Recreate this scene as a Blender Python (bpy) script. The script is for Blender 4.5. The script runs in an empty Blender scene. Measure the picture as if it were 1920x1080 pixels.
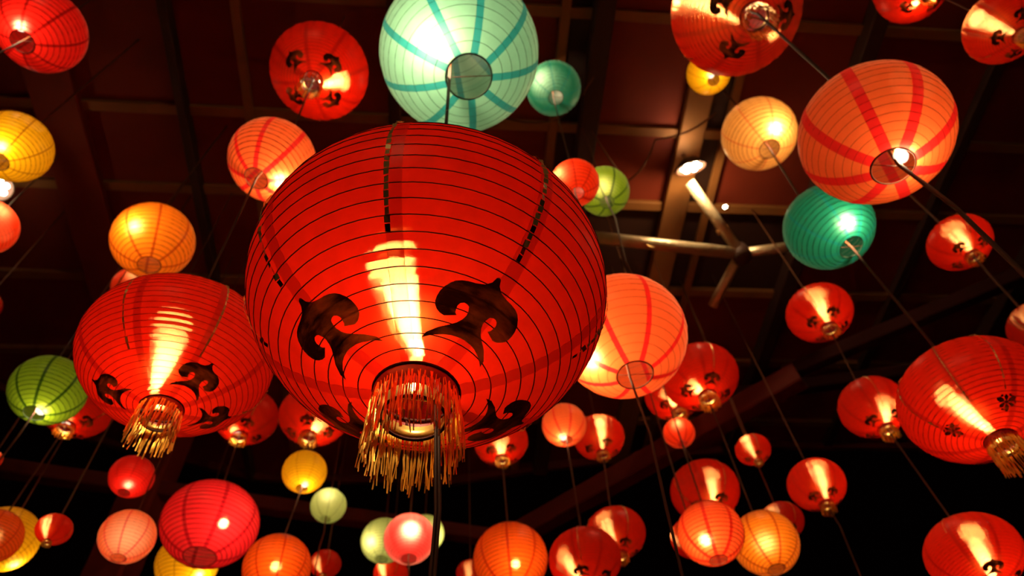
import bpy, math, random
from mathutils import Vector, Matrix
from mathutils.geometry import delaunay_2d_cdt
random.seed(7)
sc = bpy.context.scene
COL = sc.collection
PI = math.pi
CAMZ = 1.6

# ------------------------------------------------------------------ camera, world, exposure
cam_d = bpy.data.cameras.new('camera')
cam = bpy.data.objects.new('camera', cam_d)
COL.objects.link(cam)
cam_d.sensor_width = 36.0
cam_d.lens = 1400.0 / 1920.0 * 36.0
cam_d.clip_start = 0.05
cam.matrix_world = Matrix(((0.99483414, 0.10151369, 0.0, 0.0),
                           (0.08302123, -0.8136081, -0.57545576, 0.0),
                           (-0.05841664, 0.57248304, -0.81783291, CAMZ),
                           (0, 0, 0, 1)))
cam_d.dof.use_dof = True
cam_d.dof.focus_distance = 1.62
cam_d.dof.aperture_fstop = 26.25 / 8.5
sc.camera = cam
w = bpy.data.worlds.new('night_sky')
sc.world = w
w.use_nodes = True
w.node_tree.nodes['Background'].inputs[0].default_value = (0.02, 0.004, 0.004, 1)
w.node_tree.nodes['Background'].inputs[1].default_value = 0.02
sc.view_settings.view_transform = 'Standard'
sc.view_settings.look = 'None'
sc.view_settings.exposure = 0.0
sc.view_settings.gamma = 1.0
sc.view_settings.use_curve_mapping = False
sc.cycles.sample_clamp_indirect = 6.0
sc.cycles.use_denoising = True
sc.cycles.max_bounces = 8
BULB_COL = (1.0, 0.70, 0.38)
P0 = 78.0            # bulb watts for a lantern of radius 1 m

# ------------------------------------------------------------------ helpers
def mesh(name, v, f, smooth=True):
    m = bpy.data.meshes.new(name)
    m.from_pydata([tuple(p) for p in v], [], f)
    m.polygons.foreach_set('use_smooth', [smooth] * len(m.polygons))
    m.update()
    return m

def obj(name, m, mat, parent=None, kind=None, label=None, category=None, group=None):
    o = bpy.data.objects.new(name, m)
    COL.objects.link(o)
    if mat is not None and not m.materials:
        m.materials.append(mat)
    if parent is not None:
        o.parent = parent
    tag(o, kind, label, category, group)
    return o

def tag(o, kind=None, label=None, category=None, group=None):
    if kind: o['kind'] = kind
    if label: o['label'] = label
    if category: o['category'] = category
    if group: o['group'] = group

def empty(name, loc):
    o = bpy.data.objects.new(name, None)
    o.empty_display_size = 0.05
    o.location = loc
    COL.objects.link(o)
    return o

def lathe(prof, n=32, v=None, f=None, cap=False):
    v = [] if v is None else v
    f = [] if f is None else f
    b = len(v)
    for r, z in prof:
        for i in range(n):
            a = 2 * PI * i / n
            v.append((r * math.cos(a), r * math.sin(a), z))
    for j in range(len(prof) - 1):
        for i in range(n):
            k = (i + 1) % n
            f.append((b + j * n + i, b + j * n + k, b + (j + 1) * n + k, b + (j + 1) * n + i))
    if cap:
        f.append(tuple(b + i for i in range(n))[::-1])
        f.append(tuple(b + (len(prof) - 1) * n + i for i in range(n)))
    return v, f

def torus(R, r, z, n=48, m=5, v=None, f=None):
    v = [] if v is None else v
    f = [] if f is None else f
    b = len(v)
    for i in range(n):
        a = 2 * PI * i / n
        for j in range(m):
            t = 2 * PI * j / m
            q = R + r * math.cos(t)
            v.append((q * math.cos(a), q * math.sin(a), z + r * math.sin(t)))
    for i in range(n):
        for j in range(m):
            i2, j2 = (i + 1) % n, (j + 1) % m
            f.append((b + i * m + j, b + i2 * m + j, b + i2 * m + j2, b + i * m + j2))
    return v, f

def tube(pts, r, m=6, v=None, f=None, cap=True):
    """round tube along a polyline"""
    v = [] if v is None else v
    f = [] if f is None else f
    b = len(v)
    P = [Vector(p) for p in pts]
    n = len(P)
    rr = r if isinstance(r, (list, tuple)) else [r] * n
    ref = None
    for i in range(n):
        d = (P[min(i + 1, n - 1)] - P[max(i - 1, 0)]).normalized()
        if ref is None:
            ref = Vector((1, 0, 0)) if abs(d.x) < 0.8 else Vector((0, 1, 0))
        x = (ref - d * ref.dot(d)).normalized()
        ref = x
        y = d.cross(x)
        for j in range(m):
            t = 2 * PI * j / m
            v.append(tuple(P[i] + x * (rr[i] * math.cos(t)) + y * (rr[i] * math.sin(t))))
    for i in range(n - 1):
        for j in range(m):
            k = (j + 1) % m
            f.append((b + i * m + j, b + i * m + k, b + (i + 1) * m + k, b + (i + 1) * m + j))
    if cap:
        f.append(tuple(b + j for j in range(m))[::-1])
        f.append(tuple(b + (n - 1) * m + j for j in range(m)))
    return v, f

def beam_mesh(name, a, b, wd, ht, up=(0, 0, 1), bev=0.08):
    """chamfered rectangular beam from a to b (in its own coordinates)"""
    a, b = Vector(a), Vector(b)
    d = (b - a).normalized()
    up = Vector(up)
    if abs(d.dot(up)) > 0.95: up = Vector((0, 1, 0))
    x = d.cross(up).normalized()
    y = x.cross(d).normalized()
    c = bev * min(wd, ht)
    hw, hh = wd / 2, ht / 2
    sec = [(-hw + c, -hh), (hw - c, -hh), (hw, -hh + c), (hw, hh - c), (hw - c, hh), (-hw + c, hh), (-hw, hh - c), (-hw, -hh + c)]
    v = [tuple(p + x * s + y * t) for p in (a, b) for s, t in sec]
    n = len(sec)
    f = [(i, (i + 1) % n, n + (i + 1) % n, n + i) for i in range(n)]
    f += [tuple(range(n))[::-1], tuple(range(n, 2 * n))]
    return mesh(name, v, f, False)

# ------------------------------------------------------------------ materials
MATS = {}
def nmat(name):
    m = bpy.data.materials.new(name)
    m.use_nodes = True
    nt = m.node_tree
    nt.nodes.clear()
    return m, nt, nt.nodes, nt.links

def paper(key, col, refl=None, trans=0.54, hot=(1, .75, .45), rw=0.10, rough=0.52, jit=0.0, ior=1.6, mott=0.16, gloss=0.03, tail=None):
    """lantern skin: translucent fibre sheet that also passes a share of the light straight on, spread by its weave"""
    if key in MATS: return MATS[key]
    m, nt, N, L = nmat('skin_' + key)
    out = N.new('ShaderNodeOutputMaterial')
    tc = N.new('ShaderNodeTexCoord')
    nz = N.new('ShaderNodeTexNoise'); nz.inputs['Scale'].default_value = 9.0; nz.inputs['Detail'].default_value = 6.0
    nz.inputs['Roughness'].default_value = 0.65
    L.new(tc.outputs['Object'], nz.inputs['Vector'])
    mr = N.new('ShaderNodeMapRange')
    mr.inputs['From Min'].default_value = 0.3; mr.inputs['From Max'].default_value = 0.7
    mr.inputs['To Min'].default_value = 1.0 - mott; mr.inputs['To Max'].default_value = 1.0
    L.new(nz.outputs['Fac'], mr.inputs['Value'])
    vm = N.new('ShaderNodeVectorMath'); vm.operation = 'SCALE'
    vm.inputs[0].default_value = col
    L.new(mr.outputs[0], vm.inputs['Scale'])
    tr = N.new('ShaderNodeBsdfTranslucent'); L.new(vm.outputs[0], tr.inputs['Color'])
    df = N.new('ShaderNodeBsdfDiffuse'); df.inputs['Color'].default_value = (*(refl or tuple(q * .9 for q in col)), 1)
    mx = N.new('ShaderNodeMixShader'); mx.inputs[0].default_value = trans
    L.new(df.outputs[0], mx.inputs[1]); L.new(tr.outputs[0], mx.inputs[2])
    last = mx
    def forward_lobe(last, share, rough, ior, jit, hot=hot):
        rf = N.new('ShaderNodeBsdfRefraction')
        rf.inputs['Color'].default_value = (*hot, 1)
        rf.inputs['Roughness'].default_value = rough
        rf.inputs['IOR'].default_value = ior
        if jit > 0:
            # fine horizontal threads: their round relief turns the light up and down, hardly sideways
            ge = N.new('ShaderNodeNewGeometry')
            sx = N.new('ShaderNodeVectorMath'); sx.operation = 'SCALE'; sx.inputs['Scale'].default_value = 7919.0
            L.new(ge.outputs['Position'], sx.inputs[0])
            wn = N.new('ShaderNodeTexWhiteNoise'); wn.noise_dimensions = '3D'
            L.new(sx.outputs[0], wn.inputs['Vector'])
            sp = N.new('ShaderNodeSeparateColor'); L.new(wn.outputs['Color'], sp.inputs[0])
            s0 = N.new('ShaderNodeMath'); s0.operation = 'ADD'; L.new(sp.outputs[0], s0.inputs[0]); L.new(sp.outputs[1], s0.inputs[1])
            sb = N.new('ShaderNodeMath'); sb.operation = 'MULTIPLY_ADD'
            L.new(s0.outputs[0], sb.inputs[0]); sb.inputs[1].default_value = jit; sb.inputs[2].default_value = -jit
            zz = N.new('ShaderNodeCombineXYZ'); zz.inputs[2].default_value = 1.0
            c1 = N.new('ShaderNodeVectorMath'); c1.operation = 'CROSS_PRODUCT'
            L.new(ge.outputs['Normal'], c1.inputs[0]); L.new(zz.outputs[0], c1.inputs[1])
            c2 = N.new('ShaderNodeVectorMath'); c2.operation = 'CROSS_PRODUCT'
            L.new(c1.outputs[0], c2.inputs[0]); L.new(ge.outputs['Normal'], c2.inputs[1])
            tn = N.new('ShaderNodeVectorMath'); tn.operation = 'NORMALIZE'
            L.new(c2.outputs[0], tn.inputs[0])
            ad = N.new('ShaderNodeVectorMath'); ad.operation = 'SCALE'
            L.new(tn.outputs[0], ad.inputs[0]); L.new(sb.outputs[0], ad.inputs['Scale'])
            a2 = N.new('ShaderNodeVectorMath'); a2.operation = 'ADD'
            L.new(ge.outputs['Normal'], a2.inputs[0]); L.new(ad.outputs[0], a2.inputs[1])
            nn = N.new('ShaderNodeVectorMath'); nn.operation = 'NORMALIZE'
            L.new(a2.outputs[0], nn.inputs[0])
            L.new(nn.outputs[0], rf.inputs['Normal'])
        m2 = N.new('ShaderNodeMixShader'); m2.inputs[0].default_value = share
        L.new(last.outputs[0], m2.inputs[1]); L.new(rf.outputs[0], m2.inputs[2])
        return m2
    if rw > 0: last = forward_lobe(last, rw, rough, ior, jit)
    for lobe in tail or (): last = forward_lobe(last, *lobe)
    if gloss > 0:
        gl = N.new('ShaderNodeBsdfGlossy'); gl.inputs['Roughness'].default_value = 0.4
        m3 = N.new('ShaderNodeMixShader'); m3.inputs[0].default_value = gloss
        L.new(last.outputs[0], m3.inputs[1]); L.new(gl.outputs[0], m3.inputs[2])
        last = m3
    L.new(last.outputs[0], out.inputs['Surface'])
    MATS[key] = m
    return m

def solid(key, col, rough=0.6, metal=0.0, noise=None, scale=6.0, bump=0.0, stretch=None, sharp=None):
    if key in MATS: return MATS[key]
    m, nt, N, L = nmat(key)
    out = N.new('ShaderNodeOutputMaterial')
    p = N.new('ShaderNodeBsdfPrincipled')
    p.inputs['Roughness'].default_value = rough
    p.inputs['Metallic'].default_value = metal
    p.inputs['Specular IOR Level'].default_value = .5 if rough < .6 else .2
    p.inputs['Base Color'].default_value = (*col, 1)
    if noise is not None or bump > 0:
        tc = N.new('ShaderNodeTexCoord')
        mp = N.new('ShaderNodeMapping')
        if stretch: mp.inputs['Scale'].default_value = stretch
        L.new(tc.outputs['Object'], mp.inputs[0])
        nz = N.new('ShaderNodeTexNoise'); nz.inputs['Scale'].default_value = scale; nz.inputs['Detail'].default_value = 5.0
        L.new(mp.outputs[0], nz.inputs['Vector'])
        if noise is not None:
            mx = N.new('ShaderNodeMix'); mx.data_type = 'RGBA'
            mx.inputs[6].default_value = (*col, 1); mx.inputs[7].default_value = (*noise, 1)
            fac = nz.outputs['Fac']
            if sharp:
                mr = N.new('ShaderNodeMapRange'); mr.inputs['From Min'].default_value = sharp[0]; mr.inputs['From Max'].default_value = sharp[1]
                L.new(fac, mr.inputs['Value']); fac = mr.outputs[0]
            L.new(fac, mx.inputs[0])
            L.new(mx.outputs[2], p.inputs['Base Color'])
        if bump > 0:
            bp = N.new('ShaderNodeBump'); bp.inputs['Strength'].default_value = bump; bp.inputs['Distance'].default_value = 0.03
            L.new(nz.outputs['Fac'], bp.inputs['Height'])
            L.new(bp.outputs[0], p.inputs['Normal'])
    L.new(p.outputs[0], out.inputs['Surface'])
    MATS[key] = m
    return m

def glow(key, col, strength, clear=0.0):
    """lit lamp glass; clear > 0 lets that share of light through (the lamp inside does the lighting)"""
    if key in MATS: return MATS[key]
    m, nt, N, L = nmat(key)
    out = N.new('ShaderNodeOutputMaterial')
    em = N.new('ShaderNodeEmission')
    em.inputs['Color'].default_value = (*col, 1); em.inputs['Strength'].default_value = strength
    if clear > 0:
        tp = N.new('ShaderNodeBsdfTransparent')
        ad = N.new('ShaderNodeMixShader'); ad.inputs[0].default_value = clear
        L.new(em.outputs[0], ad.inputs[1]); L.new(tp.outputs[0], ad.inputs[2])
        L.new(ad.outputs[0], out.inputs['Surface'])
    else:
        L.new(em.outputs[0], out.inputs['Surface'])
    m.cycles.emission_sampling = 'NONE'
    MATS[key] = m
    return m

RED_HOT = (1.0, .55, .24)
SKIN = {
    'fest':   dict(col=(.80, .0105, .0012), refl=(.6, .008, .001), hot=RED_HOT, rw=.16, rough=.15, jit=1.5, ior=1.8, tail=((.055, .13, 2.8, 3.2, (1, .40, .14)), (.04, .70, 1.6, 0, (1, .13, .02))), trans=.66, gloss=.02, mott=.24),
    'crimson': dict(col=(.75, .013, .008), hot=(1, .60, .50), rw=.07, rough=.8, ior=2.4),
    'rose':   dict(col=(.78, .017, .024), refl=(.84, .05, .05), hot=(1, .60, .45), rw=.06, rough=.42),
    'blush':  dict(col=(.84, .05, .05), hot=(1, .70, .60), rw=.19, rough=.85, ior=2.6),
    'pink':   dict(col=(.84, .135, .030), hot=(1, .80, .55), rw=.07, rough=.82, ior=2.6),
    'scarlet': dict(col=(.84, .040, .006), hot=(1, .65, .30), rw=.06, rough=.8, ior=2.2),
    'peach':  dict(col=(.86, .085, .016), hot=(1, .75, .42), rw=.09, rough=.66, ior=1.9),
    'tangerine': dict(col=(.82, .095, .005), hot=(1, .70, .28), rw=.06, rough=.45),
    'amber':  dict(col=(.84, .21, .008), hot=(1, .80, .35), rw=.06, rough=.8, ior=2.4),
    'yellow': dict(col=(.84, .45, .006), hot=(1, .92, .45), rw=.06, rough=.7, ior=2.0),
    'cream':  dict(col=(.70, .34, .08), hot=(1, .93, .66), rw=.08, rough=.85, ior=2.8),
    'mint':   dict(col=(.60, .74, .28), hot=(1, .95, .70), rw=.05, rough=.8, ior=2.4),
    'aqua':   dict(col=(.20, .48, .36), hot=(1, 1, .80), rw=.05, rough=.85, ior=2.6),
    'teal':   dict(col=(.004, .085, .052), hot=(.62, 1, .80), rw=.028, rough=.85, ior=2.8),
    'green':  dict(col=(.15, .25, .010), hot=(.95, 1, .40), rw=.06, rough=.8, ior=2.2),
}
SEAM = {'fest': (.55, .006, .001), 'crimson': (.30, .004, .003), 'rose': (.42, .006, .012), 'blush': (.70, .03, .03), 'pink': (.70, .016, .014), 'scarlet': (.48, .012, .003),
        'peach': (.56, .014, .005), 'tangerine': (.48, .022, .002), 'amber': (.48, .075, .004), 'yellow': (.42, .18, .004), 'cream': (.62, .20, .05), 'mint': (.30, .38, .15),
        'aqua': (.02, .24, .26), 'teal': (.003, .09, .08), 'green': (.020, .055, .003)}
def skin(c): return paper(c, **SKIN[c])
def seam_mat(c):
    return paper(c + '_seam', SEAM[c], trans=.55, hot=SKIN[c]['hot'], rw=SKIN[c]['rw'] * (.35 if c != 'fest' else .7), rough=SKIN[c].get('rough', .52), jit=SKIN[c].get('jit', 0.0), ior=SKIN[c].get('ior', 1.6), tail=SKIN[c].get('tail'))
WIRE = solid('wire_dark', (.07, .010, .006), .7)
WIRE_BY = {'fest': WIRE, 'crimson': WIRE, 'rose': WIRE, 'scarlet': WIRE}
WIRE_LT = solid('wire_brown', (.16, .055, .025), .7)
WIRE_TL = solid('wire_green', (.05, .09, .06), .7)
def wire_mat(c):
    if c in ('aqua', 'teal', 'green', 'mint'): return WIRE_TL
    return WIRE_BY.get(c, WIRE_LT)
FOIL = solid('dark_gold_foil', (.030, .010, .003), .30, .5, noise=(.55, .26, .07), scale=3.0, bump=.9, stretch=(1, 1, 5), sharp=(.46, .74))  # gold streaks in the noise colour paint the foil's reflections
def thin_foil(m, col, share):
    nt = m.node_tree
    out = next(n for n in nt.nodes if n.type == 'OUTPUT_MATERIAL'); p = next(n for n in nt.nodes if n.type == 'BSDF_PRINCIPLED')
    tr = nt.nodes.new('ShaderNodeBsdfTranslucent'); tr.inputs['Color'].default_value = (*col, 1)
    mx = nt.nodes.new('ShaderNodeMixShader'); mx.inputs[0].default_value = share
    if p.inputs['Base Color'].links: nt.links.new(p.inputs['Base Color'].links[0].from_socket, tr.inputs['Color'])
    nt.links.new(p.outputs[0], mx.inputs[1]); nt.links.new(tr.outputs[0], mx.inputs[2]); nt.links.new(mx.outputs[0], out.inputs['Surface'])
thin_foil(FOIL, (.16, .10, .06), .2)
FOIL_TAPE = solid('gold_tape', (.85, .60, .22), .35, .25)
GOLD = solid('gold_thread', (.92, .52, .07), .30, .8)
LINING = solid('gold_lining', (.85, .55, .14), .35, .8)
CORDM = solid('cord_brown', (.09, .028, .010), .6)
CAP = solid('socket_brass', (.55, .33, .12), .35, .9)
BULB = glow('bulb_glass', (1.0, .86, .62), 5.0, clear=.8)

# ------------------------------------------------------------------ lantern pieces (unit radius)
def arc_table(h, vo, n=400):
    vs = [-vo + 2 * vo * i / n for i in range(n + 1)]
    s = [0.0]
    for a, b in zip(vs, vs[1:]):
        s.append(s[-1] + math.hypot(math.cos(b) - math.cos(a), h * (math.sin(b) - math.sin(a))))
    return vs, s
def at_arc(tab, d):
    vs, s = tab
    d = max(0.0, min(s[-1], d))
    lo, hi = 0, len(s) - 1
    while hi - lo > 1:
        mid = (lo + hi) // 2
        if s[mid] <= d: lo = mid
        else: hi = mid
    t = (d - s[lo]) / max(1e-9, s[hi] - s[lo])
    return vs[lo] + t * (vs[hi] - vs[lo])
CACHE = {}
def cached(key, fn):
    if key not in CACHE: CACHE[key] = fn()
    return CACHE[key]

def surf(h, v, az, off=0.0):
    n = Vector((math.cos(v) * h, math.sin(v), 0)).normalized()
    r = math.cos(v) + off * n.x
    return (r * math.cos(az), r * math.sin(az), h * math.sin(v) + off * n.y)

def rows_of(h, ro, nh, sub, sag):
    vo = math.acos(ro)
    tab = arc_table(h, vo)
    S = tab[1][-1]
    out = []
    n = nh * sub
    for i in range(n + 1):
        v = at_arc(tab, S * i / n)
        k = (i % sub) / sub
        out.append((v, -sag * 4 * k * (1 - k)))
    return out

def strip(h, rows, az0, lo, hi, nseg, v, f):
    """surface piece between azimuth functions lo(vlat), hi(vlat)"""
    b = len(v)
    for (lat, off) in rows:
        a0, a1 = lo(lat), hi(lat)
        for i in range(nseg + 1):
            v.append(surf(h, lat, az0 + a0 + (a1 - a0) * i / nseg, off))
    for j in range(len(rows) - 1):
        for i in range(nseg):
            p = b + j * (nseg + 1) + i
            f.append((p, p + 1, p + nseg + 2, p + nseg + 1))

def gore_fns(N, sw):
    ga = 2 * PI / N
    d = lambda lat: min(sw * .5 / max(math.cos(lat), .05), ga * .30)
    return ga, d
def panel_mesh(h, ro, N, sw, nh, sub, sag, which):
    ga, d = gore_fns(N, sw)
    rows = rows_of(h, ro, nh, sub, sag)
    v, f = [], []
    if which == 'panel':
        strip(h, rows, 0, lambda l: d(l), lambda l: ga - d(l), max(3, 48 // N), v, f)
    elif which == 'seam':
        rows = [(l, o + .002) for l, o in rows]
        strip(h, rows, 0, lambda l: -d(l) * 1.04, lambda l: d(l) * 1.04, 2, v, f)
    elif which == 'panels':
        for k in range(N): strip(h, rows, k * ga, lambda l: d(l), lambda l: ga - d(l), max(2, 32 // N), v, f)
    elif which == 'seams':
        rows = [(l, o + .002) for l, o in rows]
        for k in range(N): strip(h, rows, k * ga, lambda l: -d(l) * 1.04, lambda l: d(l) * 1.04, 1, v, f)
    return mesh(which, v, f)

def coil_mesh(h, ro, nh, r):
    vo = math.acos(ro); tab = arc_table(h, vo); S = tab[1][-1]
    n = nh * 26
    pts = []
    for i in range(n + 1):
        lat = at_arc(tab, S * i / n)
        pts.append(surf(h, lat, 2 * PI * i / 26, r * .2))
    v, f = tube(pts, r, 3)
    return mesh('wire_coil', v, f)

# cloud-scroll emblem, right half: (across, along from the tip towards the pole)
EMB = [(0, -6), (22, 6), (40, 62), (89, 108), (172, 132), (240, 138), (298, 149), (345, 168), (380, 198), (410, 240), (425, 289), (426, 340), (417, 384), (395, 425), (361, 459), (320, 487), (270, 504),
       (171, 467), (195, 445), (207, 407), (212, 378), (201, 350), (172, 334), (141, 338), (114, 352), (105, 373), (92, 402), (90, 435), (102, 482), (131, 529), (185, 577), (254, 623), (327, 693), (337, 755),
       (280, 722), (233, 702), (165, 678), (103, 664), (25, 656)]
def emblem_mesh(h, scale=1.0, kind='cloud', tip_lat=-46.0):
    U = .00051 * scale
    polys, holes = [], []
    if kind == 'cloud':
        right = [(x * U, y * U) for x, y in EMB]
        left = [(-x, y) for x, y in right[1:]][::-1]
        polys.append(right + left)
    else:   # round flower badge: six petals about a centre disc, small leaves outside
        def ell(cx, cy, a, b, rot, n=14):
            c, s = math.cos(rot), math.sin(rot)
            return [((cx + a * math.cos(t) * c - b * math.sin(t) * s) * U, (cy + a * math.cos(t) * s + b * math.sin(t) * c) * U) for t in [2 * PI * i / n for i in range(n)]]
        polys.append(ell(0, 260, 50, 50, 0, 10))
        for k in range(6):
            t = PI / 6 + k * PI / 3
            ln = 105 if k in (1, 3, 5) else 78
            polys.append(ell((48 + ln) * math.cos(t), 260 + (48 + ln) * math.sin(t), ln, 58 if k % 2 else 44, t))
        for k in (0, 2, 4, 5):
            t = k * PI / 3
            polys.append(ell(205 * math.cos(t), 260 + 205 * math.sin(t), 46, 26, t + PI / 2, 10))
    tab = arc_table(h, PI / 2)
    # arc distance of the emblem's tip from the pole
    t0 = 0.0
    for vv, s in zip(*tab):
        if vv <= math.radians(tip_lat): t0 = s
    V, Fc = [], []
    layer = .004
    for poly in polys:
        xs = [p[0] for p in poly]; ys = [p[1] for p in poly]
        pts = list(poly); n = len(poly)
        edges = [(i, (i + 1) % n) for i in range(n)]
        g = .035 * scale
        x = min(xs) + g / 2
        while x < max(xs):
            y = min(ys) + g / 2
            while y < max(ys):
                pts.append((x, y)); y += g
            x += g
        cv, ce, cf, *_ = delaunay_2d_cdt([Vector(p) for p in pts], edges, [list(range(n))], 1, 1e-6)
        b = len(V)
        for p in cv:
            lat = at_arc(tab, t0 - p.y)
            V.append(surf(h, lat, p.x / max(math.cos(lat), .1), layer))
        Fc += [tuple(b + i for i in q) for q in cf]
        layer += .0008
    return mesh('emblem', V, Fc)

def tape_mesh(h, ro, nh, lat0, lat1, wd):
    """dashed foil ribbon lying over the hoops, one dash per gap"""
    rows = rows_of(h, ro, nh, 1, 0)
    v, f = [], []
    rnd = random.Random(3)
    for (a, _), (b, _) in zip(rows, rows[1:]):
        if a < math.radians(lat0) or b > math.radians(lat1): continue
        k = 2 if nh < 34 else 1
        for q in range(k):
            l0 = a + (b - a) * (q + .06) / k; l1 = a + (b - a) * (q + .94) / k
            t0, t1 = rnd.uniform(.006, .014), rnd.uniform(.006, .014)
            tl = rnd.uniform(-.007, .007); s = len(v); w0 = wd * .5 * rnd.uniform(.85, 1.1)
            for l, o in ((l0, t0), (l1, t1)):
                for sg in (-1, 1):
                    v.append(surf(h, l, sg * w0 / max(math.cos(l), .2), o + sg * tl))
            f.append((s, s + 1, s + 3, s + 2))
    return mesh('foil_tape', v, f, False)

def fringe_mesh(ro, z0, n, ln, r, seed):
    rnd = random.Random(seed)
    v, f = [], []
    for i in range(n):
        a = 2 * PI * (i + rnd.uniform(-.35, .35)) / n
        R0 = ro * rnd.uniform(.97, 1.02)
        l = ln * rnd.uniform(.82, 1.06)
        if rnd.random() < .06: l *= .6
        pts = []
        sx, sy = rnd.uniform(-.014, .014), rnd.uniform(-.014, .014)
        K = 7
        px = py = 0
        for k in range(K):
            t = k / (K - 1)
            px += rnd.uniform(-.006, .006); py += rnd.uniform(-.006, .006)
            pts.append(((R0 + .012 * t) * math.cos(a) + px + sx * t * t, (R0 + .012 * t) * math.sin(a) + py + sy * t * t, z0 - l * t))
        tube(pts, [r * rnd.uniform(.7, 1.2) for _ in range(K)], 3, v, f, False)
    return mesh('fringe', v, f, False)

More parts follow.
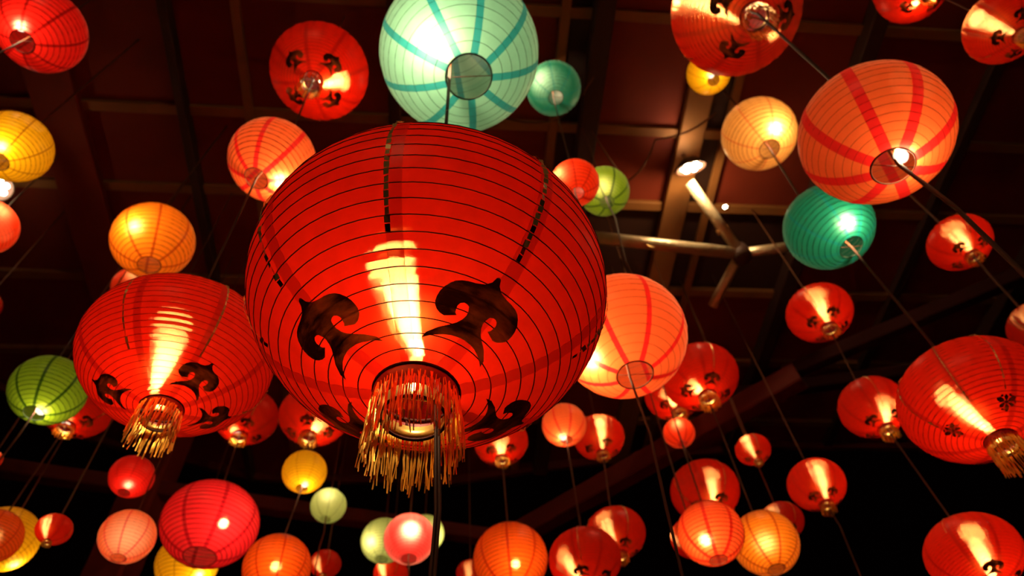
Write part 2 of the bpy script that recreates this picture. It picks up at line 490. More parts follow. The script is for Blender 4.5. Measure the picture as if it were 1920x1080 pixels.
# ------------------------------------------------------------------ lantern table
# id: (x, y, z above the camera, radius, height ratio, bulb place in radii)
T = {
 1:(-2.657,1.089,4.725,0.250,0.95,(0.02,-0.28,-0.71)),
 2:(-2.709,1.539,4.056,0.200,0.95,(0.13,-0.28,-0.63)),
 3:(-1.086,1.523,4.779,0.309,0.82,(0.19,0.13,-0.28)),
 4:(-0.135,1.112,3.552,0.376,0.95,(-0.26,-0.27,-0.48)),
 5:(0.459,2.018,5.384,0.203,0.95,(-0.38,-0.35,-0.09)),
 6:(1.572,1.393,4.741,0.402,0.85,(-0.13,-0.01,0.38)),
 7:(1.695,2.113,5.631,0.170,0.95,(-0.08,-0.15,-0.63)),
 8:(1.924,2.392,5.039,0.271,0.95,(0.15,-0.42,-0.63)),
 9:(2.959,1.501,5.256,0.250,0.82,(-0.16,0.26,-0.61)),
 10:(3.072,1.538,4.365,0.220,0.82,(-0.09,0.00,0.15)),
 11:(1.570,1.395,2.825,0.304,0.87,(0.12,-0.06,-0.68)),
 12:(1.904,2.409,3.720,0.259,0.95,(-0.03,-0.44,-0.60)),
 13:(2.964,2.832,4.021,0.202,0.76,(-0.01,-0.09,-0.14)),
 14:(-3.652,2.377,4.788,0.200,0.95,(0.41,-0.34,0.24)),
 15:(-2.249,2.308,4.206,0.250,0.95,(-0.11,-0.68,-0.25)),
 16:(-2.758,2.914,4.630,0.150,0.95,(0.16,-0.53,0.13)),
 17:(-3.852,2.905,4.607,0.130,0.82,(0.00,0.00,0.00)),
 18:(-1.109,1.506,3.435,0.211,0.95,(0.39,0.17,-0.64)),
 19:(0.424,2.026,3.867,0.142,0.95,(-0.54,-0.34,0.08)),
 20:(0.719,2.542,4.683,0.180,0.95,(-0.09,-0.29,-0.22)),
 21:(-1.112,1.503,1.938,0.305,0.74,(0.01,-0.20,-0.27)),
 22:(-2.658,2.673,3.266,0.200,0.95,(0.14,0.03,-0.75)),
 23:(-3.039,3.359,3.900,0.240,0.82,(-0.03,-0.04,-0.65)),
 24:(0.445,2.022,2.440,0.270,0.95,(-0.56,-0.12,-0.53)),
 25:(1.382,4.019,4.262,0.295,0.75,(-0.11,-0.00,-0.43)),
 26:(1.360,4.811,4.915,0.260,0.82,(-0.08,-0.03,-0.33)),
 27:(1.303,4.827,4.452,0.135,0.95,(-0.09,-0.53,0.19)),
 28:(0.306,4.389,4.258,0.179,0.95,(-0.14,-0.06,-0.75)),
 29:(0.602,4.702,4.379,0.214,0.82,(0.06,-0.10,0.04)),
 30:(2.302,3.608,4.391,0.246,0.77,(0.02,-0.10,-0.10)),
 31:(2.262,3.633,3.404,0.214,0.88,(0.09,-0.13,-0.41)),
 32:(1.918,2.397,2.225,0.305,0.76,(-0.18,-0.09,-0.28)),
 33:(2.941,2.856,3.155,0.163,0.82,(0.00,0.00,0.00)),
 34:(-2.585,3.588,3.414,0.140,0.95,(0.19,-0.21,-0.65)),
 35:(-2.435,3.582,2.931,0.160,0.95,(0.00,0.00,0.00)),
 36:(-2.134,3.928,3.248,0.311,0.85,(0.41,-0.32,-0.26)),
 37:(-2.801,5.001,3.763,0.240,0.95,(0.54,-0.08,-0.48)),
 38:(-2.374,2.908,2.469,0.085,0.82,(-0.17,-0.26,-0.08)),
 39:(-3.289,3.668,3.079,0.200,0.95,(0.35,0.43,-0.55)),
 40:(-3.066,3.335,2.826,0.152,0.95,(0.00,0.00,0.00)),
 41:(-3.097,3.039,3.143,0.060,0.82,(0.00,0.00,0.00)),
 42:(-1.579,3.838,2.797,0.201,0.95,(0.14,-0.44,-0.28)),
 43:(-1.543,3.852,3.547,0.151,0.95,(0.15,-0.08,-0.74)),
 44:(-1.505,4.347,3.652,0.130,0.95,(0.08,-0.53,0.11)),
 45:(-2.129,3.930,4.243,0.240,0.82,(-0.11,-0.05,-0.65)),
 46:(-1.562,3.845,4.073,0.254,0.75,(0.10,-0.00,-0.42)),
 47:(-1.509,4.511,3.274,0.110,0.82,(-0.25,-0.17,-0.19)),
 48:(-1.203,4.908,3.721,0.180,0.95,(-0.33,-0.50,-0.36)),
 49:(-0.892,4.374,3.310,0.180,0.95,(0.14,-0.56,-0.07)),
 50:(-0.963,5.382,4.110,0.165,0.95,(0.55,-0.24,-0.40)),
 51:(-1.316,5.735,3.999,0.150,0.82,(-0.32,-0.18,0.26)),
 52:(-0.620,5.830,3.988,0.130,0.82,(-0.08,-0.10,-0.10)),
 53:(-0.196,4.376,3.066,0.250,0.95,(0.12,-0.39,-0.42)),
 54:(-0.211,4.375,4.138,0.215,0.82,(-0.01,-0.05,-0.38)),
 55:(0.302,4.390,3.018,0.243,0.78,(-0.25,-0.06,-0.24)),
 56:(0.577,4.705,3.424,0.220,0.82,(-0.13,-0.07,-0.09)),
 57:(1.350,4.814,3.810,0.270,0.82,(0.09,-0.11,-0.19)),
 58:(0.949,3.548,2.522,0.180,0.95,(-0.27,-0.38,-0.45)),
 59:(0.998,4.148,2.929,0.150,0.82,(-0.64,0.05,0.31)),
 60:(1.382,4.019,2.748,0.200,0.95,(-0.15,-0.43,-0.30)),
 61:(1.703,4.464,3.208,0.150,0.82,(-0.14,-0.05,0.05)),
 62:(1.667,4.337,3.762,0.130,0.82,(-0.11,-0.07,0.16)),
 63:(2.000,4.346,3.396,0.200,0.86,(0.08,-0.14,-0.05)),
 64:(2.284,3.619,2.281,0.244,0.78,(0.03,-0.12,-0.23)),
 65:(-0.213,1.100,1.568,0.452,0.77,(-0.02,-0.19,-0.36)),
}
PG, FG = 'plain paper lanterns', 'red festival lanterns with gold fringe'
D = {
 65: ('fest', 'largest red lantern in the centre, with cloud emblems and a long gold fringe', FG, dict(tilt=(0.06, 0.06), k=0.72, eaz=[-136, -49, 45, 141], taz=[-139, -92, -46, 6, 55, 100, 145, 190], az=0, nh=30, tape=(-43, 40, .024), sw=.075)),
 4: ('aqua', 'large pale aqua paper lantern with blue seam bands above the biggest red lantern', PG, dict(k=1.4, tilt=(0, -0.12), nh=18, N=9, sw=.085, az=10)),
 11: ('pink', 'big pink paper lantern with wide red bands at upper right, bulb showing', PG, dict(k=1.05, tilt=(0.09, 0.15), nh=21, sw=.14, az=15)),
 21: ('fest', 'large red fringed lantern left of the biggest one, beside a green lantern', FG, dict(tilt=(0.1, -0.04), k=0.85, eaz=[-31, 42, 122, -150], taz=[-98, -43, 40, 130], az=0, nh=36, tape=(-50, 60, .018))),
 24: ('pink', 'tall pink paper lantern glowing behind the right flank of the biggest red lantern', PG, dict(k=2.0, nh=18, sw=.075, az=20)),
 32: ('fest', 'large red lantern with round flower badges at the right picture edge', FG, dict(tilt=(0, 0.08), k=0.8, emb='flower', eaz=[-93, -172, -2, 88], taz=[-129, -175, -93, 0], az=6, tape=(-46, 60, .016))),
 6: ('fest', 'large red cloud-emblem lantern cut by the top edge, in front of a small yellow one', FG, dict(k=0.75, tilt=(-0.15, 0), eaz=[120, -150, 5, 60 - 25 - 90 - 20], taz=[140, 50], az=30, tape=(-20, 60, .012))),
 18: ('pink', 'pink striped paper lantern at the upper left shoulder of the biggest red lantern', PG, dict(k=1.8, tilt=(0, 0.2), sw=.10, az=12)),
 12: ('teal', 'dark teal paper lantern with a white-hot spot beneath the big pink one', PG, dict(k=3.4, tilt=(0, -0.15), sw=.05)),
 1: ('crimson', 'crimson paper lantern in the top left corner, white glow beside its opening', PG, dict(k=1.0, sw=.06, az=20)),
 2: ('yellow', 'large yellow paper lantern cut off by the left edge', PG, dict(sw=.04)),
 3: ('fest', 'red cloud-emblem lantern alone in the dark left of the aqua lantern', FG, dict(tilt=(-0.1, 0), eaz=[57, 147, -123, -33], taz=[100], tape=(-20, 40, .01))),
 5: ('teal', 'small dark teal lantern tucked against the right side of the aqua one', PG, dict(k=3.2, sw=.04)),
 7: ('yellow', 'small yellow lantern peeking out below the red lantern at the top edge', PG, dict(sw=.03)),
 8: ('cream', 'cream lantern with a bright white patch, left of the big pink one', PG, dict(k=1.7, sw=0.05)),
 9: ('fest', 'red lantern of which only the underside shows at the top edge, upper right', FG, dict(eaz=[47, 137, -133, -43], taz=[0])),
 10: ('fest', 'red emblem lantern in the top right corner with a bright sideways streak', FG, dict(k=0.7, eaz=[175, 85, -95, -5], taz=[130])),
 13: ('fest', 'small red lantern with emblems below the big pink lantern, near its cord', FG, dict(eaz=[-147, -57, 33, 123], taz=[-100])),
 14: ('scarlet', 'plain red lantern half cut off by the left edge, under the yellow one', PG, dict(sw=.02)),
 15: ('amber', 'glowing amber paper lantern above the large left red lantern', PG, dict(k=1.2, sw=0.06, tilt=(0.19, -0.15), az=30)),
 16: ('scarlet', 'red sliver of a lantern hidden behind the amber one', PG, dict(sw=.03, k=.5)),
 17: ('fest', 'very dim red lantern edge far down the left border', FG, dict(k=.25)),
 19: ('scarlet', 'small bright orange-red paper lantern in front of a green one', PG, dict(k=1.5, sw=.05, nh=16)),
 20: ('green', 'small lime green lantern behind the small orange-red one, right of centre', PG, dict(sw=0.07, k=1.2)),
 22: ('green', 'green paper lantern with a bright bulb in its opening, far left', PG, dict(k=1.3, sw=0.075, az=25)),
 23: ('fest', 'red lantern mostly hidden behind the green lantern and the large left red one', FG, dict()),
 25: ('fest', 'red emblem lantern with yellow fringe right below the tall pink lantern', FG, dict(eaz=[-76, -164, 14, 104], taz=[-76], nh=30, fl=.34)),
 26: ('fest', 'red lantern tucked behind the fringed one below the tall pink lantern', FG, dict(fl=.3)),
 27: ('scarlet', 'tiny orange striped lantern directly under two red fringed lanterns', PG, dict(wr=0.01, sw=.10, N=10, k=1.2)),
 28: ('pink', 'small pale pink lantern just right below the biggest red lantern', PG, dict(k=1.5, sw=.07, az=18)),
 29: ('fest', 'red emblem lantern touching the small pale pink one on its right', FG, dict(eaz=[-67, -158, 23, 113], taz=[0])),
 30: ('fest', 'red emblem lantern hanging alone under the dark teal one', FG, dict(eaz=[-81, -158, 9, 99], taz=[-120])),
 31: ('fest', 'red lantern with a long hot streak, left of the flower-badge lantern', FG, dict(eaz=[-148, -58, 32, 122], taz=[-100], fl=.34)),
 33: ('fest', 'dark red lantern edge at the right border above the flower-badge lantern', FG, dict(k=.35)),
 34: ('crimson', 'small matt red ball lantern under the large left lantern, open end glowing', PG, dict(k=0.75, sw=.02, az=33)),
 35: ('pink', 'small salmon lantern with thin red seams at lower left, before the dark post', PG, dict(sw=.05, az=20)),
 36: ('rose', 'rose-red ribbed lantern with a bulb spot, in front of a yellow one', PG, dict(k=0.75, wr=0.0075, nh=23, sw=.075, ro=.33, az=35)),
 37: ('yellow', 'yellow lantern peeking out below the rose-red one at the bottom edge', PG, dict(sw=.03)),
 38: ('fest', 'tiny dark red lantern with a vertical flame-like streak, lower left', FG, dict(eaz=[], k=.9)),
 39: ('yellow', 'yellow ball lantern at the lower left edge, behind a tangerine one', PG, dict(sw=.02, k=.8)),
 40: ('tangerine', 'tangerine ribbed lantern cut by the left edge in front of the yellow ball', PG, dict(wr=0.01, sw=.04, k=.45)),
 41: ('fest', 'red sliver of a lantern at the left edge, far below the green one', FG, dict()),
 42: ('tangerine', 'orange-red lantern at the bottom edge right of the rose-red one', PG, dict(wr=0.01, sw=.05, k=.7)),
 43: ('yellow', 'small yellow lantern with bulb at its foot, below the biggest fringe\'s left', PG, dict(k=1.2, sw=.02)),
 44: ('mint', 'smallest pale cream-green lantern, just below the small yellow one', PG, dict(k=0.7, sw=.03)),
 45: ('fest', 'red lantern behind the right flank of the large left one', FG, dict(k=.9)),
 46: ('fest', 'red lantern with pale fringe showing under the biggest lantern\'s lower left', FG, dict(k=1.2)),
 47: ('fest', 'dim dark red lantern at the bottom, below the smallest cream-green one', FG, dict(eaz=[], k=.45)),
 48: ('mint', 'pale mint lantern half behind the glowing pink-red ball', PG, dict(k=0.65, sw=.03)),
 49: ('blush', 'pink-red ball lantern with a white glowing front, between two pale green ones', PG, dict(k=1.6, sw=.01, ro=.30)),
 50: ('mint', 'yellowish green sliver of a lantern on the pink-red ball\'s right', PG, dict(k=0.8, sw=.03)),
 51: ('fest', 'small red lantern at the bottom edge under the mint one', FG, dict(eaz=[], k=1.3)),
 52: ('fest', 'very dim red lantern low behind the striped orange one\'s left side', FG, dict(eaz=[], k=.4)),
 53: ('tangerine', 'orange ribbed lantern at the bottom edge right of the thick cable', PG, dict(sw=0.06, wr=0.01, nh=24, k=.75)),
 54: ('fest', 'red emblem lantern under the biggest lantern, right of its fringe', FG, dict(eaz=[-135, -45, 45, 135], k=1.1)),
 55: ('fest', 'large dark red lantern at the bottom edge next to the orange ribbed one', FG, dict(eaz=[-109, -19, 71, 161], taz=[-100], k=.7)),
 56: ('fest', 'dusky red lantern behind the large dark red one at the bottom', FG, dict(k=.6)),
 57: ('fest', 'red lantern directly behind and above the glowing peach lantern', FG, dict(k=.7)),
 58: ('peach', 'bright peach-orange ribbed lantern with a glowing oval opening, lower right', PG, dict(nh=20, sw=0.1, wr=0.012, k=1.5, az=30)),
 59: ('fest', 'red lantern sliver left behind the glowing peach lantern', FG, dict(k=.5)),
 60: ('amber', 'orange ribbed lantern on the right of the glowing peach one', PG, dict(sw=0.07, wr=0.01, nh=22, k=.8, az=10)),
 61: ('fest', 'dark red lantern behind the top of the orange one, lower right', FG, dict(k=.35)),
 62: ('fest', 'tiny dark red lantern with a bright slanted streak, right of the diagonal beam', FG, dict(k=.9)),
 63: ('fest', 'red ball-shaped lantern alone against the black sky, lower right', FG, dict(eaz=[-143, -68, 22, 112], taz=[], fl=.34)),
 64: ('fest', 'large red lantern in the lower right corner with a broad hot streak', FG, dict(eaz=[-99, -9, 81, 171], taz=[-135], tape=(5, 60, .014))),
}
def _c(ids, down, who, **kw): return (([*ids], down, 'thin cord down to ' + who), kw)
CORDS = [
 (([4, 65], 1.35, 'dark paired cable through the aqua and the biggest red lantern'), dict(off={4: (-.22, -.05), 65: (.10, 0)}, pair=True, r=.0036)),
 _c([6, 11], 1.5, 'the big pink lantern at upper right and on out of view', off=(.06, -.03), r=.0085),
 _c([5, 19, 24], 1.3, 'the tall pink lantern and on past the bottom edge', off=(-.08, .02)),
 _c([3, 18, 21], 0, 'the large red lantern beside the green one'),
 _c([8, 12, 32], 0, 'the red flower-badge lantern', r=.0075),
 _c([13, 33], 0, 'the dark red lantern at the right border', r=.0075),
 _c([30, 31, 64], 0, 'the red lantern in the lower right corner'),
 _c([25, 60], 0, 'the orange ribbed lantern beside the peach one'),
 _c([26, 27, 57], 0, 'the red lantern behind the peach one'),
 _c([28, 55], 0, 'the large dark red lantern at the bottom edge'),
 _c([29, 56], 0, 'the dusky red lantern at the bottom'),
 _c([54, 53], 0, 'the orange ribbed lantern right of the cable'),
 _c([46, 43, 42], 0, 'the orange-red lantern right of the rose-red one'),
 _c([45, 36], 0, 'the rose-red ribbed lantern'),
 _c([23, 40], 0, 'the tangerine lantern at the left edge'),
 _c([20], 1.0, 'the small lime green lantern and below it'),
 _c([22], .7, 'the green far-left lantern and below it'),
 _c([63], .8, 'the ball-shaped red lantern on black sky and below it'),
 _c([44], .5, 'the smallest cream-green lantern and below it'),
 _c([49], .5, 'the pink-red ball lantern and below it'),
 _c([1], .9, 'the crimson corner lantern and below it'),
 _c([2], 0, 'the large yellow lantern at the left edge'),
 _c([7], 0, 'the small yellow lantern at the top'),
 _c([9], 0, 'the red lantern underside at the top edge'),
 _c([10], .5, 'the red lantern in the top right corner'),
 _c([14], 0, 'the plain red lantern at the left edge'),
 _c([15], 0, 'the glowing amber lantern'),
 _c([16], 0, 'the red sliver behind the amber lantern'),
 _c([17], 0, 'the very dim red lantern at the left border'),
 _c([34], 0, 'the small matt red ball lantern'),
 _c([35], 0, 'the small salmon lantern at lower left'),
 _c([37], 0, 'the yellow lantern below the rose-red one'),
 _c([38], 0, 'the tiny dark red lantern at lower left'),
 _c([39], 0, 'the yellow ball lantern at the lower left edge'),
 _c([41], 0, 'the red sliver at the left edge'),
 _c([47], 0, 'the dim red lantern under the cream-green one'),
 _c([48], 0, 'the pale mint lantern'),
 _c([50], 0, 'the yellowish green lantern sliver'),
 _c([51], 0, 'the small red lantern under the mint one'),
 _c([52], 0, 'the very dim red lantern by the striped orange one'),
 _c([58], 0, 'the bright peach-orange lantern'),
 _c([59], 0, 'the red sliver left of the peach lantern'),
 _c([61], 0, 'the dark red lantern behind the orange one'),
 _c([62], .0, 'the tiny dark red lantern by the diagonal beam'),
]

LARGE = {65, 4, 11, 24, 32, 21, 36, 6, 64, 18, 12, 1, 3, 8, 15, 39, 2, 10}
HOOPS = {65, 4, 11, 24, 21, 36}

ROOTS = {}
def build_lantern(i):
    x, y, z, R, h, b = T[i]
    c, label, cat_group, opt = D[i]
    fest = c == 'fest'
    root = empty('festival_lantern' if fest else 'paper_lantern', (x, y, z + CAMZ))
    root.scale = (R, R, R)
    rndi = random.Random(100 + i)
    twist = math.radians(opt.get('az', rndi.uniform(0, 45)))
    tx, ty = opt.get('tilt', (rndi.uniform(-.03, .03), rndi.uniform(-.03, .03)))
    root.rotation_euler = (tx, ty, 0)
    tag(root, None, label, 'lantern', cat_group)
    ROOTS[i] = root
    hq = h
    big = i in LARGE
    ro = opt.get('ro', (.208 if big else .235) if fest else .27)
    N = opt.get('N', 8)
    sw = opt.get('sw', .07 if fest else .055)
    nh = opt.get('nh', 34 if fest else 20)
    sub, sag = (2, .006) if i in HOOPS else (1, 0)
    sm, mm, wm = skin(c), seam_mat(c), wire_mat(c)
    key = (hq, ro, N, sw, nh, sub)
    ga = 2 * PI / N
    if big:
        pm = cached(('panel', c) + key, lambda: panel_mesh(hq, ro, N, sw, nh, sub, sag, 'panel'))
        qm = cached(('seam', c) + key, lambda: panel_mesh(hq, ro, N, sw, nh, sub, sag, 'seam'))
        for k in range(N):
            o = obj('shade_panel', pm, sm, root); o.rotation_euler.z = twist + k * ga
            o = obj('seam_band', qm, mm, root); o.rotation_euler.z = twist + k * ga
    else:
        o = obj('shade', cached(('panels', c) + key, lambda: panel_mesh(hq, ro, N, sw, min(nh, 20), 1, 0, 'panels')), sm, root); o.rotation_euler.z = twist
        o = obj('seam_bands', cached(('seams', c) + key, lambda: panel_mesh(hq, ro, N, sw, min(nh, 20), 1, 0, 'seams')), mm, root, 'stuff'); o.rotation_euler.z = twist
    wr = opt.get('wr', .0032 if i in HOOPS else (.0045 if fest else .0085))
    if i in HOOPS:
        vo = math.acos(ro); tab = arc_table(hq, vo); S = tab[1][-1]
        for k in range(1, nh):
            lat = at_arc(tab, S * k / nh)
            v, f = torus(math.cos(lat) + wr * .2, wr, hq * math.sin(lat), 64 if i == 65 else 44, 4)
            obj('hoop', mesh('hoop', v, f), wm, root)
    else:
        obj('wire_coil', cached(('coil', c) + key, lambda: coil_mesh(hq, ro, nh, wr)), wm, root)
    zb = hq * math.sin(math.acos(ro))
    v, f = torus(ro, .011, -zb, 40, 6); obj('bottom_rim', cached(('rim', ro, hq, c), lambda: mesh('rim', v, f)), wm, root)
    v, f = torus(ro, .011, zb, 40, 6); obj('top_rim', cached(('trim', ro, hq, c), lambda: mesh('rim', v, f)), wm, root)
    if fest:
        zc = -zb - .085
        obj('collar', cached(('collar', ro, hq), lambda: mesh('collar', *lathe([(ro * 1.0, -zb), (ro * 1.02, -zb - .04), (ro * 1.0, zc)], 40))), solid('collar_red', (.35, .012, .006), .5), root)
        obj('top_collar', cached(('tcollar', ro, hq), lambda: mesh('collar', *lathe([(ro * 1.0, zb), (ro * 1.02, zb + .04), (ro, zb + .085)], 32))), MATS['collar_red'], root)
        obj('inner_ring', cached(('iring', ro, hq), lambda: mesh('inner_ring', *lathe([(ro * .76, zc - .075), (ro * .76, zc), (ro * .73, zc), (ro * .73, zc - .075), (ro * .76, zc - .075)], 40))), LINING, root, label='gold lined ring inside the fringe')
        v, f = [], []
        torus(ro * .75, .009, zc - .078, 40, 5, v, f)
        for q in range(4):
            a = q * PI / 2 + .4
            tube([(ro * .75 * math.cos(a), ro * .75 * math.sin(a), zc), (ro * math.cos(a), ro * math.sin(a), -zb - .01)], .006, 4, v, f)
        obj('ring_holder', cached(('rh', ro, hq), lambda: mesh('ring_holder', v, f)), WIRE, root)
        v, f = tube([(-ro * .9, 0, -zb - .02), (ro * .9, .03, -zb - .02)], .012, 5)
        o = obj('crossbar', cached(('xb', ro, hq), lambda: mesh('crossbar', v, f)), CAP, root); o.rotation_euler.z = .2
        if i in (65,):
            fm = cached(('fringeL', hq), lambda: fringe_mesh(ro, -zb - .06, 190, .37, .0038, 5))
        elif big:
            fm = cached(('fringeM', ro, hq), lambda: fringe_mesh(ro, -zb - .06, 72, opt.get('fl', .40), .0085, 6))
        else:
            fm = cached(('fringeS', ro, hq, opt.get('fl', .26)), lambda: fringe_mesh(ro, -zb - .05, 40, opt.get('fl', .26), .013, 8))
        o = obj('fringe', fm, GOLD, root, 'stuff', 'gold thread fringe')
        piv = Matrix.Translation((0, 0, -zb - .05))      # the threads hang plumb even where the lantern leans
        o.matrix_local = piv @ root.rotation_euler.to_matrix().to_4x4().inverted() @ piv.inverted()
        ek = opt.get('emb', 'cloud')
        em = cached(('emb', hq, ek), lambda: emblem_mesh(hq, 1.0, ek))
        for e in opt.get('eaz', [twist + k * PI / 2 for k in range(4)]):
            e = e if 'eaz' not in opt else math.radians(e)
            o = obj('emblem', em, FOIL, root, None, 'dark gold foil flower badge' if ek == 'flower' else 'dark gold foil cloud scroll'); o.rotation_euler.z = e
        lo, hi, wd = opt.get('tape', (-44, 60, .022))
        tm = cached(('tape', hq, nh, lo, hi, wd), lambda: tape_mesh(hq, ro, nh, lo, hi, wd))
        for e in opt.get('taz', [math.degrees(twist) + k * 90 for k in range(4)]):
            o = obj('foil_tape', tm, FOIL_TAPE, root, None, 'dashed gold foil tape'); o.rotation_euler.z = math.radians(e)
    else:
        v, f = tube([(-ro, 0, -zb + .01), (ro, 0, -zb + .01)], .006, 4)
        o = obj('crossbar', cached(('xbp', ro, hq), lambda: mesh('crossbar', v, f)), WIRE_LT, root); o.rotation_euler.z = opt.get('xb', .1)
    # hanger: bar over the top opening and a hook loop
    def hanger():
        zt = zb + (.085 if fest else 0)
        v, f = tube([(-ro, 0, zt), (0, 0, zt + .012), (ro, 0, zt)], .009, 5)
        tube([(.03 * math.sin(t) * 1.2, 0, zt + .06 - .05 * math.cos(t)) for t in [2 * PI * q / 12 for q in range(13)]], .009, 5, v, f)
        return mesh('hanger', v, f)
    obj('hanger', cached(('hanger', ro, hq, fest), hanger), CAP, root)
    # bulb on its socket, wired up to the hanger
    bx, by, bz = b
    br = .028 / R if R > .16 else .15
    br = min(br, .15)
    prof = [(.001, -1.25), (.45, -1.17), (.8, -.85), (1, -.35), (.97, .1), (.75, .6), (.48, 1.0), (.40, 1.25)]
    bm = cached('bulb', lambda: mesh('bulb', *lathe(prof, 14)))
    o = obj('bulb', bm, BULB, root); o.location = b; o.scale = (br,) * 3
    so = obj('socket', cached('socket', lambda: mesh('socket', *lathe([(.40, 1.2), (.52, 1.25), (.55, 2.0), (.45, 2.3), (.12, 2.45)], 12, cap=True))), CAP, root)
    so.location = b; so.scale = (br,) * 3
    pts = []
    p0, p1 = Vector((bx, by, bz + br * 2.4)), Vector((0, 0, zb))
    for q in range(7):
        t = q / 6
        p = p0.lerp(p1, t); p += Vector((0, 0, .12 * math.sin(PI * t) * (1 if p0.z < .3 else 0)))
        p.x, p.y = p.x * (1 - .25 * math.sin(PI * t)), p.y * (1 - .25 * math.sin(PI * t))
        pts.append(p)
    v, f = tube(pts, .008, 4)
    obj('bulb_wire', mesh('bulb_wire', v, f), CORDM, root)
    ld = bpy.data.lights.new('bulb_light', 'POINT')
    ld.energy = P0 * R * R * opt.get('k', 1.0) * (.62 if big and fest else .52 if fest else 1.0)
    ld.color = BULB_COL
    ld.shadow_soft_size = min(.022, br * R * .8)
    lo_ = bpy.data.objects.new('bulb_light', ld)
    COL.objects.link(lo_)
    lo_.location = Vector((x, y, z + CAMZ)) + root.rotation_euler.to_matrix() @ Vector(b) * R
    return root

# ------------------------------------------------------------------ the setting: roof, beams, post
H = 6.1 + CAMZ
TH = math.radians(9)
E1 = Vector((math.cos(TH), math.sin(TH), 0)); E2 = Vector((-math.sin(TH), math.cos(TH), 0))
def st(s, t, z): return E1 * s + E2 * t + Vector((0, 0, z))
ROOF_M = solid('roof_board', (.19, .026, .011), .75, noise=(.11, .012, .005), scale=2.2, bump=.15)
STEEL = solid('painted_steel', (.24, .10, .03), .6, .1, noise=(.16, .06, .018), scale=4.0)
STEEL_DK = solid('dark_steel', (.035, .014, .010), .6)
TIE = solid('tie_timber', (.10, .009, .006), .75, noise=(.06, .005, .003), scale=5.0)
TIE_DIM = solid('dimmed_tie_timber', (.022, .002, .0015), .95)  # tie timber with a darkened colour, so the right-hand beams look unlit
TUBE_M = solid('galvanised_tube', (.62, .50, .34), .38, .55, noise=(.45, .34, .22), scale=30.0, bump=.3)
POLY = [(-5.9, -7.0), (-5.9, 4.7), (-4.7, 5.4), (-3.75, 6.35), (-2.1, 6.95), (.1, 7.02), (1.25, 6.75), (3.9, 6.35), (7.5, 6.35), (8.5, 3.5), (8.5, -7.0)]
def clip(poly, a, b, keep):
    """keep the side of axis value: a=0 for s,1 for t"""
    out = []
    for i in range(len(poly)):
        p, q = poly[i], poly[(i + 1) % len(poly)]
        ip, iq = keep * (p[a] - b) >= 0, keep * (q[a] - b) >= 0
        if ip: out.append(p)
        if ip != iq:
            u = (b - p[a]) / (q[a] - p[a])
            out.append((p[0] + u * (q[0] - p[0]), p[1] + u * (q[1] - p[1])))
    return out
def plate(name, poly, z0, z1):
    n = len(poly)
    v = [tuple(st(s, t, z0)) for s, t in poly] + [tuple(st(s, t, z1)) for s, t in poly]
    f = [tuple(range(n))[::-1], tuple(range(n, 2 * n))] + [(i, (i + 1) % n, n + (i + 1) % n, n + i) for i in range(n)]
    return mesh(name, v, f, False)
ceiling = obj('ceiling', plate('ceiling', POLY, H, H + .12), STEEL_DK, None, 'structure', 'dark roof underside of boards, purlins and rafters above the lanterns', 'ceiling')
RAFT = [(-4.6, .12, .16, STEEL), (-3.15, .36, .10, ROOF_M), (-2.16, .07, .14, STEEL_DK), (-1.65, .07, .05, STEEL), (-.45, .10, .12, STEEL_DK), (.89, .08, .05, STEEL), (1.18, .16, .16, STEEL_DK), (2.10, .22, .10, STEEL),
        (2.42, .07, .05, STEEL), (3.4, .14, .16, STEEL_DK), (4.6, .10, .08, STEEL_DK), (5.8, .14, .16, STEEL_DK), (7.0, .10, .08, STEEL_DK)]
PURL = [-6.1, -5.15, -4.2, -3.25, -2.3, -1.35, -.4, .56, 1.53, 2.49, 3.22, 4.18, 5.1, 6.0]
ss = [-5.9] + [r[0] for r in RAFT] + [8.5]
tt = [-7.0] + PURL + [7.1]
for a0, a1 in zip(ss, ss[1:]):
    if a1 - a0 < .4: continue
    for b0, b1 in zip(tt, tt[1:]):
        if abs(b0 - 3.22) < .01 and 1.1 < a0 < 2.5: continue      # open bay: only the dark deck above
        p = clip(clip(clip(clip(POLY, 0, a0 + .02, 1), 0, a1 - .02, -1), 1, b0 + .02, 1), 1, b1 - .02, -1)
        if len(p) < 3: continue
        obj('roof_panel', plate('roof_panel', p, H - .035 - random.uniform(0, .012), H + .01), ROOF_M, ceiling)
def span(axis, val):
    q = clip(POLY, axis, val - .001, 1); q = clip(q, axis, val + .001, -1)
    o = [p[1 - axis] for p in q]
    return min(o), max(o)
for s, wd, ht, m in RAFT:
    t0, t1 = span(0, s)
    obj('rafter', beam_mesh('rafter', st(s, t0, H - .05 - ht / 2), st(s, t1, H - .05 - ht / 2), wd, ht), m, ceiling)
for t in PURL:
    s0, s1 = span(1, t)
    obj('purlin', beam_mesh('purlin', st(s0, t, H - .06), st(s1, t, H - .06), .085, .06), STEEL, ceiling)
for p, q in zip(POLY[1:8], POLY[2:9]):
    obj('eave_board', beam_mesh('eave_board', st(*p, H - .02), st(*q, H - .02), .06, .24), TIE, ceiling)
def struct_beam(name, a, b, wd, ht, m, label, cat='beam'):
    a = Vector(a) + Vector((0, 0, CAMZ)); b = Vector(b) + Vector((0, 0, CAMZ))
    return obj(name, beam_mesh(name, a, b, wd, ht), m, None, 'structure', label, cat)
struct_beam('tie_beam', (-6.5, 4.05, 4.8), (-.30, 6.52, 4.8), .12, .15, TIE, 'dark red tie beam sloping gently across the lower left night sky')
struct_beam('tie_beam', (-.50, 6.66, 4.8), (2.45, 4.63, 4.8), .16, .22, TIE, 'long diagonal tie beam rising to the right behind the small lanterns')
struct_beam('tie_beam', (2.36, 4.69, 4.9), (5.2, 3.4, 4.9), .10, .14, TIE_DIM, 'faint tie beam continuing beyond the diagonal towards the right edge')
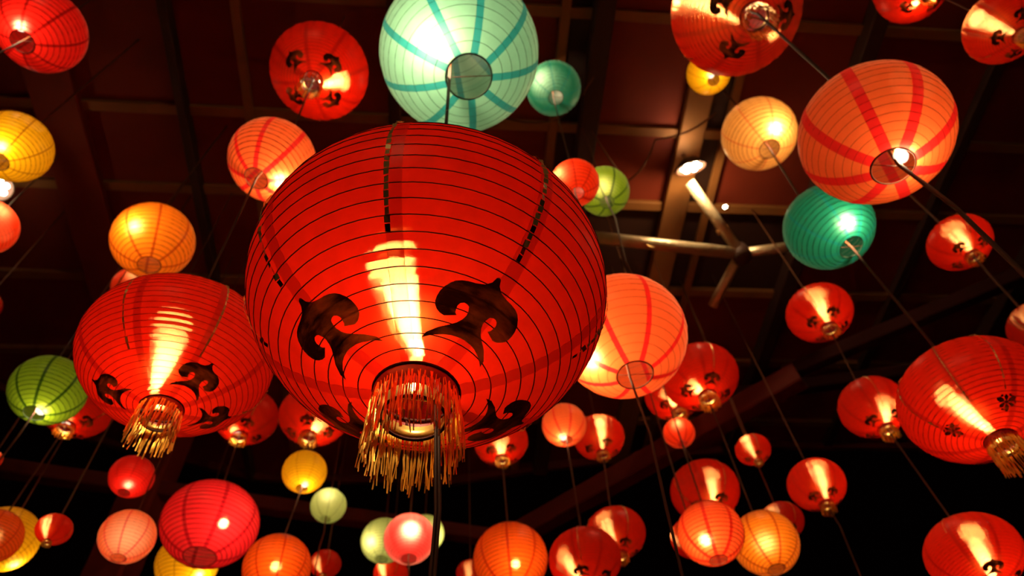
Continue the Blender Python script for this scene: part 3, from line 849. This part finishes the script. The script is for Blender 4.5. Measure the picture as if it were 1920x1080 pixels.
struct_beam('tie_beam', (1.9, 5.3, 5.3), (4.2, 5.2, 5.3), .10, .14, TIE_DIM, 'faint level beam in the dark between the two right-hand lantern columns')
struct_beam('column', (-3.62, 5.32, -1.6), (-3.62, 5.32, 6.0), .36, .30, solid('post_timber', (.17, .016, .009), .75, noise=(.12, .010, .005), scale=4.0), 'dark square post standing behind the small pink lantern at lower left', 'column')

# bright tube frame under the roof and its floodlight
def up(p): return Vector((p[0], p[1], p[2] + CAMZ))
J = up((2.02, 3.68, 5.4))
fr = empty('tube_frame', J)
tag(fr, 'structure', 'bright metal tube frame meeting at a joint below the floodlight', 'frame')
def part_tube(name, a, b, r, m, parent, n=12):
    v, f = tube([Vector(a) - parent.location, Vector(b) - parent.location], r, n)
    return obj(name, mesh(name, v, f), m, parent)
part_tube('tube', up((.60, 3.27, 5.3)), J, .052, TUBE_M, fr)
part_tube('tube', J, up((1.62, 3.10, 5.72)), .048, TUBE_M, fr)
part_tube('tube', J, up((2.50, 3.66, 5.4)), .045, TUBE_M, fr)
part_tube('tube', J, up((1.78, 4.15, 5.3)), .042, TUBE_M, fr)
v, f = lathe([(.02, -.09), (.075, -.08), (.085, 0), (.075, .08), (.02, .09)], 16, cap=True)
obj('joint', mesh('joint', v, f), STEEL_DK, fr)
part_tube('clamp', J.lerp(up((1.62, 3.10, 5.72)), .30) + Vector((-.07, 0, 0)), J.lerp(up((1.62, 3.10, 5.72)), .36) + Vector((.05, 0, 0)), .03, STEEL, fr)
def ring_at(p, R0, r):
    v, f = torus(R0, r, 0, 20, 6)
    o = obj('hook_ring', mesh('hook_ring', v, f), CAP, fr)
    o.location = Vector(p) - fr.location; o.rotation_euler = (PI / 2, 0, .5)
ring_at(up((.60, 3.27, 5.3)).lerp(J, .42), .062, .012)

def floodlight(loc, watts, size, label, tgt, name='floodlight'):
    root = empty(name, loc)
    tag(root, None, label, 'lamp', 'roof floodlights')
    d = (Vector(tgt) - Vector(loc)).normalized()
    rot = d.to_track_quat('-Z', 'Y')
    def pt(nm, prof, m, cap=True, n=20):
        o = obj(nm, mesh(nm, *lathe([(a * size, b * size) for a, b in prof], n, cap=cap)), m, root)
        o.rotation_mode = 'QUATERNION'; o.rotation_quaternion = rot
        return o
    pt('housing', [(.42, .62), (.62, .5), (.98, .1), (1.08, -.08), (1.0, -.1), (.9, .02)], STEEL_DK, False)
    led = glow('floodlight_led', (1, .86, .58), 60.0)
    k = 0
    for rr, n in ((0, 1), (.52, 6)):
        for q in range(n):
            a = 2 * PI * q / max(n, 1)
            o = obj('led', cached(('led', size), lambda: mesh('led', *lathe([(.02 * size, -.16 * size), (.18 * size, -.1 * size), (.22 * size, .02 * size)], 12))), led, root)
            o.rotation_mode = 'QUATERNION'; o.rotation_quaternion = rot
            o.location = rot @ Vector((rr * size * math.cos(a), rr * size * math.sin(a), 0))
    v, f = tube([rot @ Vector((0, 0, size * .6)), Vector((0, 0, size * 1.1)), Vector((0, 0, H - .15 - loc[2]))], size * .16, 8)
    obj('bracket', mesh('bracket', v, f), STEEL, root)
    ld = bpy.data.lights.new('flood_light', 'POINT'); ld.energy = watts; ld.color = (1, .68, .30); ld.shadow_soft_size = size * .5
    lo_ = bpy.data.objects.new('flood_light', ld); COL.objects.link(lo_)
    lo_.location = Vector(loc) + d * size * .35
    return root
floodlight(up((1.62, 2.95, 5.70)), 42.0, .125, 'round floodlight on the roof above the bright tube frame', up((1.75, 3.7, 4.7)))
floodlight(up((-3.95, 2.40, 5.50)), 6.0, .11, 'floodlight at the left picture edge just below the yellow lantern', up((-2.5, 1.8, 2.0)))
floodlight(up((-.9, -4.9, 5.45)), 120.0, .125, 'added floodlight behind the viewer, out of the picture, standing in for lanterns there', up((-.4, .6, 2.0)))  # added lamp, lights the gold tape in place of unseen lanterns
floodlight(up((4.3, .2, 5.55)), 10.0, .115, 'floodlight on the roof beyond the right picture edge', up((2.6, 2.0, 2.5)))
floodlight(up((2.05, 3.55, 6.0)), .6, .028, 'tiny round spot lamp to the right of the bright sloping tube', up((2.0, 3.4, 3.0)), 'spot_lamp')

def cable(pts, label):
    P = [up(p) for p in pts]
    base = P[0].copy()
    fine = []
    for a, b in zip(P, P[1:]):
        for q in range(6):
            t = q / 6
            fine.append(a.lerp(b, t) - base - Vector((0, 0, .10 * math.sin(PI * t))))
    fine.append(P[-1] - base)
    v, f = tube(fine, .009, 5)
    o = obj('cable', mesh('cable', v, f), CORDM); o.location = base
    tag(o, None, label, 'cable')
cable([(1.85, 2.55, 5.86), (1.35, 2.75, 5.88), (1.1, 3.1, 5.84), (.8, 2.6, 5.88)], 'loose brown cable drooping from the rafter beside the floodlight')
cable([(.95, 2.0, 5.98), (.55, 2.5, 5.96), (.1, 2.45, 5.96)], 'loose cable looping under the roof right of the small teal lantern')

# ------------------------------------------------------------------ lanterns
for i in T: build_lantern(i)

# ------------------------------------------------------------------ cords: each runs from the roof down through its lanterns
def cord(name, ids, down, label, r=.005, off=(0, 0), pair=False, extra=None):
    ids = sorted(ids, key=lambda k: -T[k][2])
    x, y = T[ids[0]][:2]
    z_top = H - .03
    pts = [Vector((x, y, z_top))]
    for k in ids:
        x, y, z, R, h, _ = T[k]
        ox, oy = off.get(k, (0, 0)) if isinstance(off, dict) else off
        e = h * .97 * R
        rot = ROOTS[k].rotation_euler.to_matrix()
        c = Vector((x, y, z + CAMZ))
        pts += [c + rot @ Vector((0, 0, e + .04 * R)), c + Vector((ox * R * .5, oy * R * .5, 0)), c + rot @ Vector((ox * R, oy * R, -e))]
    if down > 0:
        p = pts[-1]
        for q in range(1, 5):
            pts.append(p + Vector((.012 * math.sin(q * 1.7), .01 * math.cos(q * 2.1) - .01, -down * q / 4)))
    else:
        pts = pts[:-1]
    base = pts[0].copy()
    v, f = [], []
    if pair:
        tube([p - base + Vector((-r * .9, 0, 0)) for p in pts], r, 6, v, f)
        tube([p - base + Vector((r * .9, 0, 0)) for p in pts], r, 6, v, f)
    else:
        tube([p - base for p in pts], r, 6, v, f)
    o = obj(name, mesh(name, v, f), CORDM)
    o.location = base
    tag(o, None, label, 'cord', 'cords holding the lanterns')
for args, kw in CORDS: cord('hanging_cord', *args, **kw)
